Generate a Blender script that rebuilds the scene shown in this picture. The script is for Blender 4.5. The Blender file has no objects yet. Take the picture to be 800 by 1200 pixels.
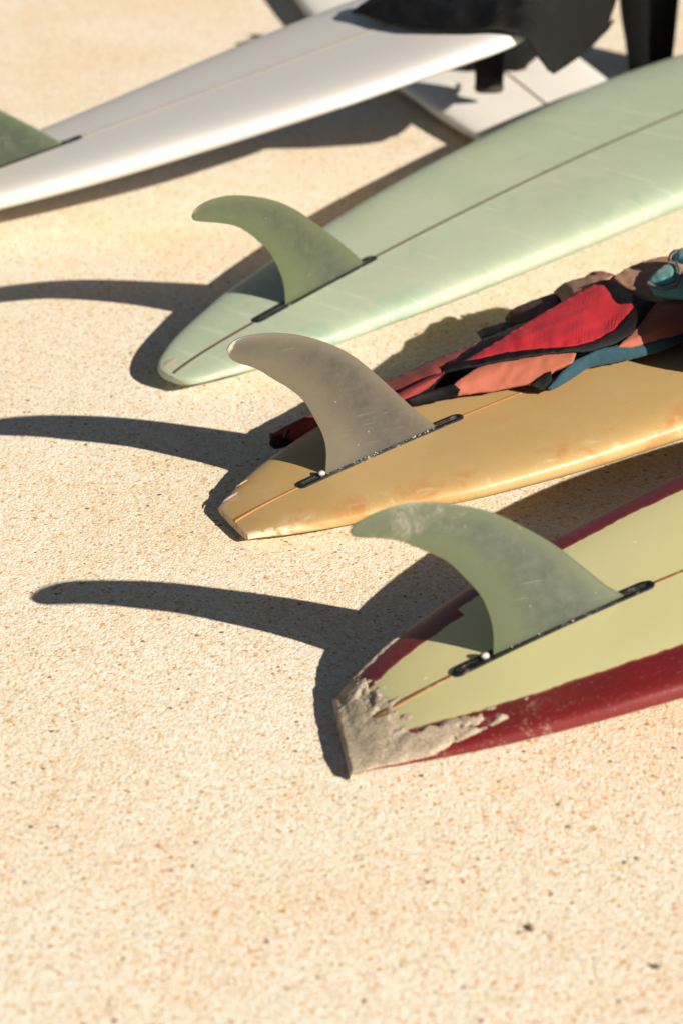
import bpy, bmesh, math, random
import numpy as np
from mathutils import Vector, noise
from mathutils.geometry import delaunay_2d_cdt

R = math.radians
random.seed(7)
scene = bpy.context.scene
C = scene.collection

# ------------------------------------------------------------------ camera
F_PX, PITCH, CAM_H = 2817.8, R(25.724), 1.4283        # focal length in pixels of the 800x1200 photograph
cam_d = bpy.data.cameras.new('camera')
cam = bpy.data.objects.new('camera', cam_d)
C.objects.link(cam)
cam.location = (0, 0, CAM_H)
cam.rotation_euler = (R(90) - PITCH, 0, 0)
cam_d.sensor_fit = 'VERTICAL'
cam_d.sensor_height = 36.0
cam_d.lens = F_PX / 1200 * 36.0
cam_d.clip_start = 0.05
cam_d.clip_end = 500
cam_d.dof.use_dof = True
cam_d.dof.focus_distance = 3.17
cam_d.dof.aperture_fstop = 4.0
scene.camera = cam

# ------------------------------------------------------------------ light
SUN_AZ, SUN_EL = R(138.0), R(27.2)                     # direction the light travels in plan, elevation
world = bpy.data.worlds.new('World')
scene.world = world
world.use_nodes = True
wn = world.node_tree.nodes
wl = world.node_tree.links
wn.clear()
wo = wn.new('ShaderNodeOutputWorld')
bg = wn.new('ShaderNodeBackground')
sky = wn.new('ShaderNodeTexSky')
sky.sky_type = 'NISHITA'
sky.sun_disc = False
sky.sun_elevation = SUN_EL
to_sun = Vector((-math.cos(SUN_AZ) * math.cos(SUN_EL), -math.sin(SUN_AZ) * math.cos(SUN_EL), math.sin(SUN_EL)))
sky.sun_rotation = math.atan2(to_sun.x, to_sun.y)
sky.air_density = 0.55
sky.dust_density = 0.3
bg.inputs['Strength'].default_value = 0.05
wb = wn.new('ShaderNodeMix')                              # the photograph's warm white balance
wb.data_type = 'RGBA'
wb.blend_type = 'MULTIPLY'
wb.inputs[0].default_value = 1.0
wb.inputs[7].default_value = (1.0, 0.84, 0.66, 1)
wl.new(sky.outputs[0], wb.inputs[6])
wl.new(wb.outputs[2], bg.inputs['Color'])
wl.new(bg.outputs[0], wo.inputs['Surface'])

sun_d = bpy.data.lights.new('sun', 'SUN')
sun = bpy.data.objects.new('sun', sun_d)
C.objects.link(sun)
sun_d.energy = 5.0
sun_d.angle = R(0.5)
sun_d.color = (1.0, 0.93, 0.83)
sun.rotation_euler = (-to_sun).to_track_quat('-Z', 'Y').to_euler()
sun.location = to_sun * 10

vs = scene.view_settings
vs.view_transform = 'Standard'
vs.look = 'None'
vs.gamma = 1.0
vs.use_curve_mapping = False
vs.exposure = 0.82

# ------------------------------------------------------------------ pixel -> place
cP, sP = math.cos(PITCH), math.sin(PITCH)
CAMP = np.array([0.0, 0.0, CAM_H])


def ray(px, py):
    x = (px - 400) / F_PX
    y = (600 - py) / F_PX
    return np.array([x, cP + y * sP, -sP + y * cP])


def at_z(px, py, z):
    d = ray(px, py)
    return CAMP + d * ((z - CAM_H) / d[2])


def at_y(px, py, y):
    d = ray(px, py)
    return CAMP + d * (y / d[1])


# ------------------------------------------------------------------ node helpers
class NT:
    def __init__(self, name):
        self.m = bpy.data.materials.new(name)
        self.m.use_nodes = True
        self.t = self.m.node_tree
        self.t.nodes.clear()
        self.out = self.t.nodes.new('ShaderNodeOutputMaterial')

    def n(self, kind, ins=None, **props):
        nd = self.t.nodes.new('ShaderNode' + kind)
        for k, v in props.items():
            setattr(nd, k, v)
        if ins:
            for k, v in ins.items():
                self.set(nd.inputs[k], v)
        return nd

    def set(self, sock, v):
        if isinstance(v, bpy.types.NodeSocket):
            self.t.links.new(v, sock)
        elif isinstance(v, bpy.types.Node):
            self.t.links.new(v.outputs[0], sock)
        else:
            if hasattr(sock.default_value, '__len__') and len(sock.default_value) == 4 and len(v) == 3:
                v = (*v, 1)
            sock.default_value = v

    def math(self, op, a, b=0.0, c=0.0, clamp=False):
        return self.n('Math', {0: a, 1: b, 2: c}, operation=op, use_clamp=clamp).outputs[0]

    def mix(self, f, a, b, blend='MIX'):
        nd = self.t.nodes.new('ShaderNodeMix')
        nd.data_type = 'RGBA'
        nd.blend_type = blend
        self.set(nd.inputs[0], f)
        self.set(nd.inputs[6], a)
        self.set(nd.inputs[7], b)
        return nd.outputs[2]

    def ramp(self, f, stops, interp='LINEAR'):
        nd = self.t.nodes.new('ShaderNodeValToRGB')
        cr = nd.color_ramp
        cr.interpolation = interp
        while len(cr.elements) < len(stops):
            cr.elements.new(0.5)
        for e, (p, c) in zip(cr.elements, stops):
            e.position = p
            e.color = (*c, 1) if len(c) == 3 else c
        self.set(nd.inputs[0], f)
        return nd.outputs[0]

    def step(self, f, lo, hi):
        nd = self.n('MapRange', {0: f, 1: lo, 2: hi, 3: 0.0, 4: 1.0}, interpolation_type='SMOOTHSTEP')
        return nd.outputs[0]

    def noise(self, vec, scale, detail=3.0, rough=0.55, dist=0.0):
        return self.n('TexNoise', {'Vector': vec, 'Scale': scale, 'Detail': detail, 'Roughness': rough, 'Distortion': dist}).outputs[0]

    def attr(self, name):
        return self.n('Attribute', attribute_name=name).outputs['Fac']

    def obj(self):
        return self.n('TexCoord').outputs['Object']

    def bump(self, h, strength=0.3, dist=0.002):
        return self.n('Bump', {'Height': h, 'Strength': strength, 'Distance': dist}).outputs[0]

    def pbsdf(self, **k):
        ins = {kk.replace('_', ' '): v for kk, v in k.items()}
        return self.n('BsdfPrincipled', ins)

    def done(self, sh):
        self.t.links.new(sh.outputs[0] if isinstance(sh, bpy.types.Node) else sh, self.out.inputs[0])
        return self.m


# ------------------------------------------------------------------ object helpers
def link_mesh(name, verts, faces, mat, parent=None, smooth=True):
    me = bpy.data.meshes.new(name)
    me.from_pydata([tuple(map(float, v)) for v in verts], [], faces)
    me.update()
    if smooth:
        me.polygons.foreach_set('use_smooth', [True] * len(me.polygons))
    me.materials.append(mat)
    o = bpy.data.objects.new(name, me)
    C.objects.link(o)
    if parent is not None:
        o.parent = parent
    return o


def fattr(o, name, vals):
    a = o.data.attributes.new(name, 'FLOAT', 'POINT')
    a.data.foreach_set('value', np.asarray(vals, dtype=np.float32))


def tag(o, label, cat=None, group=None, kind=None):
    if label:
        o['label'] = label
    if cat:
        o['category'] = cat
    if group:
        o['group'] = group
    if kind:
        o['kind'] = kind
    return o


def thing(name, label, cat, loc, rz=0.0, group=None):
    o = bpy.data.objects.new(name, None)
    o.empty_display_size = 0.1
    C.objects.link(o)
    o.location = loc
    o.rotation_euler = (0, 0, rz)
    return tag(o, label, cat, group)


def pchip(xs, ys):
    xs = np.asarray(xs, float)
    ys = np.asarray(ys, float)
    h = np.diff(xs)
    d = np.diff(ys) / h
    m = np.zeros_like(xs)
    m[0], m[-1] = d[0], d[-1]
    for i in range(1, len(xs) - 1):
        if d[i - 1] * d[i] > 0:
            w1, w2 = 2 * h[i] + h[i - 1], h[i] + 2 * h[i - 1]
            m[i] = (w1 + w2) / (w1 / d[i - 1] + w2 / d[i])

    def f(x):
        x = np.clip(np.asarray(x, float), xs[0], xs[-1])
        i = np.clip(np.searchsorted(xs, x) - 1, 0, len(h) - 1)
        t = (x - xs[i]) / h[i]
        return ((2 * t**3 - 3 * t**2 + 1) * ys[i] + (t**3 - 2 * t**2 + t) * h[i] * m[i]
                + (-2 * t**3 + 3 * t**2) * ys[i + 1] + (t**3 - t**2) * h[i] * m[i + 1])
    return f


def spline(pts, n):
    """smooth curve through points, resampled evenly"""
    P = np.array(pts, float)
    L = np.r_[0, np.cumsum(np.linalg.norm(np.diff(P, axis=0), axis=1))]
    dense = []
    for i in range(len(P) - 1):
        p0, p1, p2, p3 = P[max(i - 1, 0)], P[i], P[i + 1], P[min(i + 2, len(P) - 1)]
        for t in np.linspace(0, 1, 12, endpoint=False):
            dense.append(0.5 * ((2 * p1) + (-p0 + p2) * t + (2 * p0 - 5 * p1 + 4 * p2 - p3) * t**2 + (-p0 + 3 * p1 - 3 * p2 + p3) * t**3))
    dense.append(P[-1])
    D = np.array(dense)
    L = np.r_[0, np.cumsum(np.linalg.norm(np.diff(D, axis=0), axis=1))]
    q = np.linspace(0, L[-1], n)
    return np.stack([np.interp(q, L, D[:, k]) for k in range(D.shape[1])], 1)


# ------------------------------------------------------------------ materials
def mat_ground():
    t = NT('washed_aggregate')
    co = t.obj()
    wob = t.n('TexNoise', {'Vector': co, 'Scale': 160.0, 'Detail': 2.0})
    wv = t.n('VectorMath', {0: wob.outputs['Color'], 1: (0.5, 0.5, 0.5)}, operation='SUBTRACT')
    wv = t.n('VectorMath', {0: wv.outputs[0], 3: 0.004}, operation='SCALE')
    cw = t.n('VectorMath', {0: co, 1: wv.outputs[0]}, operation='ADD').outputs[0]
    # two sizes of grain
    v1 = t.n('TexVoronoi', {'Vector': cw, 'Scale': 265.0, 'Randomness': 1.0})
    v2 = t.n('TexVoronoi', {'Vector': cw, 'Scale': 135.0, 'Randomness': 1.0})
    r1 = t.n('SeparateColor', {0: v1.outputs['Color']})
    r2 = t.n('SeparateColor', {0: v2.outputs['Color']})
    c1 = t.ramp(r1.outputs[0], [(0.0, (.70, .60, .46)), (.30, (.80, .725, .60)), (.52, (.84, .785, .68)), (.74, (.74, .63, .47)),
                               (.84, (.66, .46, .26)), (.90, (.62, .57, .49)), (.955, (.54, .32, .14)), (.993, (.26, .17, .10))], 'CONSTANT')
    c2 = t.ramp(r2.outputs[1], [(0.0, (.82, .73, .57)), (.45, (.72, .60, .41)), (.62, (.50, .44, .36)), (.72, (.55, .31, .12)), (.95, (.20, .13, .085))], 'CONSTANT')
    big = t.math('MULTIPLY', t.math('GREATER_THAN', r2.outputs[0], 0.86), t.math('LESS_THAN', v2.outputs['Distance'], 0.42))
    col = t.mix(big, c1, c2)
    # paler cement between the grains, uneven
    gap = t.step(v1.outputs['Distance'], 0.42, 0.62)
    gapm = t.math('MULTIPLY', gap, t.math('SUBTRACT', 1.0, big))
    col = t.mix(t.math('MULTIPLY', gapm, 0.55), col, (.66, .55, .40))
    # little pits, sunk below the surface and coloured darker
    pit = t.step(t.noise(cw, 150.0, 2.0), 0.72, 0.76)
    col = t.mix(t.math('MULTIPLY', pit, .55), col, (.20, .14, .085))
    # broad tone drift
    tone = t.noise(co, 2.3, 4.0)
    col = t.mix(t.step(tone, .35, .75), col, t.mix(1.0, col, (.96, .90, .80), 'MULTIPLY'))
    tone2 = t.noise(co, 14.0, 4.0)
    col = t.mix(t.math('MULTIPLY', t.step(tone2, .5, .75), .5), col, t.mix(1.0, col, (.95, .86, .72), 'MULTIPLY'))
    # relief
    h1 = t.math('SUBTRACT', 0.75, v1.outputs['Distance'])
    h2 = t.math('MULTIPLY', big, t.math('SUBTRACT', 0.5, v2.outputs['Distance']))
    h = t.math('ADD', t.math('MULTIPLY', h1, .6), h2)
    h = t.math('ADD', h, t.math('MULTIPLY', t.noise(co, 40.0, 3.0), .5))
    h = t.math('SUBTRACT', h, t.math('MULTIPLY', pit, 1.1))
    b = t.pbsdf(Base_Color=col, Roughness=.78, Specular_IOR_Level=.25)
    disp = t.n('Displacement', {'Height': h, 'Midlevel': 1.2, 'Scale': 0.0011})
    t.t.links.new(disp.outputs[0], t.out.inputs['Displacement'])
    m = t.done(b)
    m.displacement_method = 'BOTH'
    return m


def mat_board(name, base, mott, mott_amt=.35, rough=.32, extra=None, coat=.25, sss=0.0, scratch=.25):
    """polished, tinted resin over foam; extra(t, col, co) adds the wear of one board"""
    t = NT(name)
    co = t.obj()
    n1 = t.noise(co, 5.0, 5.0, .6, .6)
    n2 = t.noise(co, 26.0, 4.0, .6, .3)
    f = t.math('ADD', t.math('MULTIPLY', t.step(n1, .38, .68), .7), t.math('MULTIPLY', t.step(n2, .4, .7), .3))
    col = t.mix(t.math('MULTIPLY', f, mott_amt), base, mott)
    rg = t.math('ADD', rough, t.math('MULTIPLY', t.noise(co, 30.0, 4.0), .16))
    if extra:
        col, rg = extra(t, col, rg, co)
    # fine dust and hairline scratches along the board
    sc = t.n('Mapping', {'Vector': co, 'Scale': (9.0, 160.0, 60.0)})
    hair = t.step(t.noise(sc.outputs[0], 3.0, 3.0), .63, .70)
    dust = t.step(t.noise(co, 220.0, 2.0), .66, .74)
    wear = t.math('MULTIPLY', t.math('MAXIMUM', t.math('MULTIPLY', hair, .45), t.math('MULTIPLY', dust, .8)), scratch)
    col = t.mix(wear, col, (.78, .74, .66))
    b = t.pbsdf(Base_Color=col, Roughness=rg, Coat_Weight=coat, Coat_Roughness=.32, Specular_IOR_Level=.45,
                Normal=t.bump(t.noise(co, 60.0, 3.0), .06, .002))
    return t.done(b)


def extra_red_rail(t, col, rg, co):
    s, e, side = t.attr('along'), t.attr('edge'), t.attr('side')
    jit = t.math('MULTIPLY', t.math('SUBTRACT', t.noise(co, 16.0, 3.0), .5), .012)
    jit2 = t.math('MULTIPLY', t.math('SUBTRACT', t.noise(co, 90.0, 2.0), .5), .005)
    # brush steps: the tape edge was re-laid twice on the far rail
    st1 = t.math('MULTIPLY', t.math('GREATER_THAN', s, .195), -.020)
    wfar = t.math('ADD', .060, t.math('MULTIPLY', side, st1))
    wfar = t.math('ADD', wfar, t.math('MULTIPLY', t.math('SUBTRACT', s, .3), .05))
    width = t.math('ADD', t.math('ADD', wfar, jit), jit2)
    red = t.step(t.math('SUBTRACT', width, e), -.0008, .0008)
    rc = t.mix(t.noise(co, 24.0, 4.0), (.105, .007, .008), (.19, .011, .012))
    # worn orange line along the inner edge
    rim = t.math('MULTIPLY', red, t.step(t.math('SUBTRACT', width, e), .006, .0))
    rc = t.mix(t.math('MULTIPLY', rim, .6), rc, (.33, .09, .03))
    col = t.mix(red, col, rc)
    # dried sand dusted over the red near the tail
    near = t.math('SUBTRACT', 1.0, side)
    fall = t.step(s, .30, .08)
    dn = t.math('ADD', t.math('MULTIPLY', t.noise(co, 26.0, 7.0, .75), .8), t.math('MULTIPLY', t.noise(co, 320.0, 2.0), .32))
    dm = t.math('MULTIPLY', t.step(dn, .60, .70), t.math('MULTIPLY', fall, red))
    dm = t.math('MULTIPLY', dm, t.math('ADD', .10, t.math('MULTIPLY', near, .55)))
    col = t.mix(dm, col, (.46, .36, .26))
    rg = t.math('ADD', rg, t.math('MULTIPLY', dm, .4))
    # little white chips
    chip = t.step(t.n('TexVoronoi', {'Vector': co, 'Scale': 22.0}).outputs['Distance'], .075, .05)
    col = t.mix(t.math('MULTIPLY', chip, .8), col, (.80, .76, .66))
    return col, rg


def extra_amber(t, col, rg, co):
    s, e = t.attr('along'), t.attr('edge')
    # brown pressure dings and water stains close to the rail
    nz = t.noise(co, 11.0, 5.0, .65, .8)
    railm = t.step(e, .060, .012)
    stain = t.math('MULTIPLY', t.step(nz, .52, .68), railm)
    col = t.mix(t.math('MULTIPLY', stain, .5), col, (.40, .115, .022))
    pale = t.math('MULTIPLY', t.step(t.noise(co, 17.0, 4.0, .6, .5), .57, .67), t.step(e, .042, .004))
    col = t.mix(t.math('MULTIPLY', pale, .5), col, (.66, .52, .33))
    # a few stains out on the flat
    sp = t.math('MULTIPLY', t.step(t.noise(co, 9.0, 4.0, .6, 1.2), .66, .78), .30)
    col = t.mix(sp, col, (.36, .15, .035))
    # bare, ragged edge of the tail
    tail = t.math('MULTIPLY', t.step(s, .075, .035), t.step(e, .012, .002))
    tm = t.math('MULTIPLY', tail, t.step(t.noise(co, 70.0, 4.0), .40, .55))
    col = t.mix(tm, col, (.70, .56, .38))
    rg = t.math('ADD', rg, t.math('MULTIPLY', tm, .4))
    return col, rg


def extra_mint(t, col, rg, co):
    s, e = t.attr('along'), t.attr('edge')
    # faded, chalky patches and greener bands near the rail
    g = t.math('MULTIPLY', t.step(t.noise(co, 7.0, 5.0, .6, 1.0), .52, .70), t.step(e, .075, .01))
    col = t.mix(t.math('MULTIPLY', g, .55), col, (.18, .34, .25))
    ch = t.step(t.noise(co, 3.4, 5.0, .62, .9), .50, .68)
    col = t.mix(t.math('MULTIPLY', ch, .45), col, (.43, .43, .32))
    # scuffs crossing the board
    mp = t.n('Mapping', {'Vector': co, 'Rotation': (0, 0, .9), 'Scale': (70.0, 7.0, 20.0)})
    scf = t.math('MULTIPLY', t.step(t.noise(mp.outputs[0], 1.0, 4.0), .58, .70), .5)
    col = t.mix(scf, col, (.50, .52, .42))
    mp2 = t.n('Mapping', {'Vector': co, 'Rotation': (0, 0, -.5), 'Scale': (12.0, 45.0, 20.0)})
    drk = t.math('MULTIPLY', t.step(t.noise(mp2.outputs[0], 1.0, 6.0, .75), .60, .74), .45)
    col = t.mix(drk, col, (.15, .20, .135))
    return col, rg


def mat_fin(name, thin, core, dust, dust_lo, sand=0.0, seed=0.0, tip=.8):
    """hand-laid fibreglass: dense glass cloth in the core, clear resin at the thin edges with their glow coloured in"""
    t = NT(name)
    co = t.n('VectorMath', {0: t.obj(), 1: (seed, seed * 1.7, 0)}, operation='ADD').outputs[0]
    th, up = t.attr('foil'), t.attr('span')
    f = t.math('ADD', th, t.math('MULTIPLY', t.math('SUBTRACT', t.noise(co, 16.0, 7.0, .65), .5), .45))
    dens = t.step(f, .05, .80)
    col = t.mix(dens, thin, core)  # paler edge colour also stands in for light passing through thin resin
    cloud = t.step(t.noise(co, 55.0, 8.0, .75, .3), dust_lo - .08, dust_lo + .28)
    weave = t.n('TexWave', {'Vector': co, 'Scale': 190.0, 'Distortion': 2.0, 'Detail': 1.0}).outputs['Fac']
    grit = t.step(t.noise(co, 260.0, 3.0), .55, .72)
    d = t.math('MULTIPLY', cloud, t.math('ADD', .45, t.math('MULTIPLY', grit, .5)))
    d = t.math('MULTIPLY', d, t.math('ADD', .3, t.math('MULTIPLY', dens, .7)))
    col = t.mix(t.math('MULTIPLY', d, .55), col, dust)
    col = t.mix(t.math('MULTIPLY', weave, .05), col, (.05, .05, .04))
    for ang, amt in ((.7, .30), (-.35, .22), (1.5, .18)):
        mp = t.n('Mapping', {'Vector': co, 'Rotation': (0, ang, 0), 'Scale': (14.0, 1.0, 420.0)})
        ln = t.step(t.noise(mp.outputs[0], 1.0, 2.0), .70, .76)
        col = t.mix(t.math('MULTIPLY', ln, amt), col, (.42, .40, .33))
    # knocks and hairlines
    vv = t.n('TexVoronoi', {'Vector': co, 'Scale': 60.0})
    nick = t.math('MULTIPLY', t.step(t.math('ADD', vv.outputs['Distance'], t.math('MULTIPLY', t.noise(co, 300.0, 2.0), .12)), .17, .12), t.math('GREATER_THAN', t.n('SeparateColor', {0: vv.outputs['Color']}).outputs[0], .62))
    col = t.mix(t.math('MULTIPLY', nick, .35), col, (.50, .47, .40))
    rough = t.math('ADD', .30, t.math('MULTIPLY', d, .35))
    bmp = t.noise(co, 120.0, 4.0)
    if sand > 0:
        sm = t.math('ADD', t.noise(co, 28.0, 6.0, .7, .4), t.math('SUBTRACT', .13, t.math('MULTIPLY', t.math('ABSOLUTE', t.math('SUBTRACT', up, .80)), .95)))
        sm = t.math('MULTIPLY', t.step(sm, .50, .76), t.step(t.noise(co, 240.0, 4.0, .7), .32, .62))
        sm = t.math('MULTIPLY', sm, sand)
        col = t.mix(sm, col, (.46, .42, .32))
        rough = t.math('ADD', rough, t.math('MULTIPLY', sm, .4))
    chip = t.step(t.math('ADD', up, t.math('MULTIPLY', t.noise(co, 60.0, 4.0), .05)), .985, 1.0)
    col = t.mix(t.math('MULTIPLY', chip, tip), col, (.60, .53, .42))
    pr = t.pbsdf(Base_Color=col, Roughness=rough, Specular_IOR_Level=.5, Normal=t.bump(bmp, .12, .002))
    tr = t.n('BsdfTranslucent', {'Color': t.mix(.5, col, thin)})
    w = t.math('SUBTRACT', .55, t.math('MULTIPLY', dens, .40))
    mx = t.n('MixShader', {0: w, 1: pr.outputs[0], 2: tr.outputs[0]})
    return t.done(mx)


def mat_plain(name, col, rough=.5, var=.25, scale=40.0, bump=.1, spec=.4, coat=0.0, dust=None):
    t = NT(name)
    co = t.obj()
    dark = tuple(c * (1 - var) for c in col)
    cc = t.mix(t.noise(co, scale, 4.0), dark, col)
    if dust:
        dm = t.math('MULTIPLY', t.step(t.noise(co, 55.0, 5.0, .7), .55, .72), dust)
        cc = t.mix(dm, cc, (.62, .55, .44))
    b = t.pbsdf(Base_Color=cc, Roughness=rough, Specular_IOR_Level=spec, Coat_Weight=coat,
                Normal=t.bump(t.noise(co, scale * 4, 3.0), bump, .002))
    return t.done(b)


def mat_neoprene(name, col, var=.3, fuzz=.25, rough=.8, crease=0.0):
    t = NT(name)
    co = t.obj()
    cc = t.mix(t.noise(co, 22.0, 4.0), tuple(c * (1 - var) for c in col), col)
    knit = t.n('TexWave', {'Vector': co, 'Scale': 420.0, 'Distortion': 1.5, 'Detail': 1.0}).outputs['Fac']
    speck = t.step(t.noise(co, 300.0, 2.0), .66, .74)
    cc = t.mix(t.math('MULTIPLY', speck, .08), cc, (.40, .34, .28))
    h = t.math('ADD', t.math('MULTIPLY', knit, .15), t.noise(co, 45.0, 4.0))
    if crease:
        mp = t.n('Mapping', {'Vector': co, 'Rotation': (0, 0, .45), 'Scale': (1.0, .28, 1.0)})
        cr = t.n('TexWave', {'Vector': mp.outputs[0], 'Scale': 75.0, 'Distortion': 7.0, 'Detail': 2.0, 'Detail Scale': 1.2}).outputs['Fac']
        cm = t.step(t.noise(co, 14.0, 2.0), .46, .62)
        h = t.math('ADD', h, t.math('MULTIPLY', t.math('MULTIPLY', cr, cm), crease))
    b = t.pbsdf(Base_Color=cc, Roughness=rough, Specular_IOR_Level=.2, Sheen_Weight=fuzz, Sheen_Roughness=.5,
                Normal=t.bump(h, .35, .003))
    return t.done(b)


M = {}
M['ground'] = mat_ground()
M['lime'] = mat_board('pale_lime_resin', (.67, .605, .285), (.63, .59, .32), .5, .38, extra_red_rail, scratch=.18)
M['amber'] = mat_board('aged_amber_resin', (.43, .275, .10), (.45, .315, .145), .6, .38, extra_amber, scratch=.15, coat=.12)
M['mint'] = mat_board('faded_mint_resin', (.355, .415, .285), (.42, .455, .335), .6, .42, extra_mint, scratch=.35)
M['white'] = mat_board('white_resin', (.60, .57, .535), (.57, .535, .49), .3, .40, scratch=.08)
M['old_white'] = mat_board('cream_white_resin', (.74, .70, .62), (.68, .63, .55), .4, .45, scratch=.12)
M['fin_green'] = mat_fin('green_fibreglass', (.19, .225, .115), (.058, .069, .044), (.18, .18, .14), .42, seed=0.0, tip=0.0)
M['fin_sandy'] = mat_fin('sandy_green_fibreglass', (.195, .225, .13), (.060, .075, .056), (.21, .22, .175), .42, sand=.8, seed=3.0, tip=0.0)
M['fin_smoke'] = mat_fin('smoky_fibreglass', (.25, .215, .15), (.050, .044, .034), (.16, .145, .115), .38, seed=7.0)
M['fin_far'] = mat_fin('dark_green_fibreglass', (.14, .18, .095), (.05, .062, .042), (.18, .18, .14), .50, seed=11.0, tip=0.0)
M['black_plastic'] = mat_plain('black_plastic', (.012, .012, .012), .38, .3, 60, .15, .5, dust=.25)
M['steel'] = mat_plain('salt_crusted_screw', (.58, .56, .52), .45, .45, 500, .4, .5)
M['stringer_dark'] = mat_plain('dark_wood_stringer', (.13, .085, .05), .45, .4, 30, .1)
M['stringer_orange'] = mat_plain('cedar_stringer', (.36, .15, .05), .40, .35, 30, .1, dust=.5)
M['stringer_amber'] = mat_plain('resin_filled_stringer', (.46, .20, .06), .35, .3, 30, .1)
M['stringer_pale'] = mat_plain('pale_wood_stringer', (.48, .38, .27), .45, .3, 30, .1)
M['stringer_brown'] = mat_plain('brown_wood_stringer', (.25, .17, .11), .45, .3, 30, .1)
M['chip'] = mat_plain('bare_glass_chip', (.50, .38, .27), .7, .35, 120, .4, .3)
def mat_sand():
    t = NT('drying_sand')
    co = t.obj()
    damp = t.step(t.noise(co, 45.0, 5.0, .65), .40, .66)
    col = t.mix(damp, (.64, .51, .36), (.40, .305, .21))
    g = t.n('SeparateColor', {0: t.n('TexVoronoi', {'Vector': co, 'Scale': 900.0}).outputs['Color']})
    col = t.mix(t.math('MULTIPLY', t.math('GREATER_THAN', g.outputs[0], .70), .55), col, (.70, .60, .46))
    col = t.mix(t.math('MULTIPLY', t.math('LESS_THAN', g.outputs[0], .16), .6), col, (.13, .09, .06))
    h = t.math('ADD', t.noise(co, 700.0, 3.0), t.n('TexVoronoi', {'Vector': co, 'Scale': 900.0}).outputs['Distance'])
    return t.done(t.pbsdf(Base_Color=col, Roughness=.95, Specular_IOR_Level=.1, Normal=t.bump(h, .8, .0012)))


M['sand'] = mat_sand()
M['salt'] = mat_plain('salt_crust', (.55, .51, .44), .8, .25, 300, .5, .2)

# ------------------------------------------------------------------ ground


def axis(lo, hi, step, far, grow=1.35):
    a = list(np.arange(lo, hi + step * .5, step))
    st, x = step, a[-1]
    while x < far:
        st *= grow
        x += st
        a.append(x)
    st, x, b = step, a[0], []
    while x > -far:
        st *= grow
        x -= st
        b.append(x)
    return np.array(b[::-1] + a)


gx = axis(-.60, .60, .0032, 60.0)
gy = axis(1.75, 3.75, .0034, 60.0)
nx, ny = len(gx), len(gy)
XX, YY = np.meshgrid(gx, gy)
gv = np.zeros((nx * ny, 3), np.float32)
gv[:, 0] = XX.ravel()
gv[:, 1] = YY.ravel()
ii = (np.arange(ny - 1)[:, None] * nx + np.arange(nx - 1)[None, :]).ravel()
gf = np.stack([ii, ii + 1, ii + nx + 1, ii + nx], 1).astype(np.int32)
gm = bpy.data.meshes.new('ground')
gm.vertices.add(len(gv))
gm.vertices.foreach_set('co', gv.ravel())
gm.loops.add(gf.size)
gm.loops.foreach_set('vertex_index', gf.ravel())
gm.polygons.add(len(gf))
gm.polygons.foreach_set('loop_start', np.arange(0, gf.size, 4, dtype=np.int32))
gm.polygons.foreach_set('use_smooth', np.ones(len(gf), dtype=bool))
gm.update(calc_edges=True)
gm.validate()
gm.materials.append(M['ground'])
ground = bpy.data.objects.new('ground', gm)
C.objects.link(ground)
tag(ground, 'cream exposed aggregate paving with tan and dark grains', kind='structure')


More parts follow.
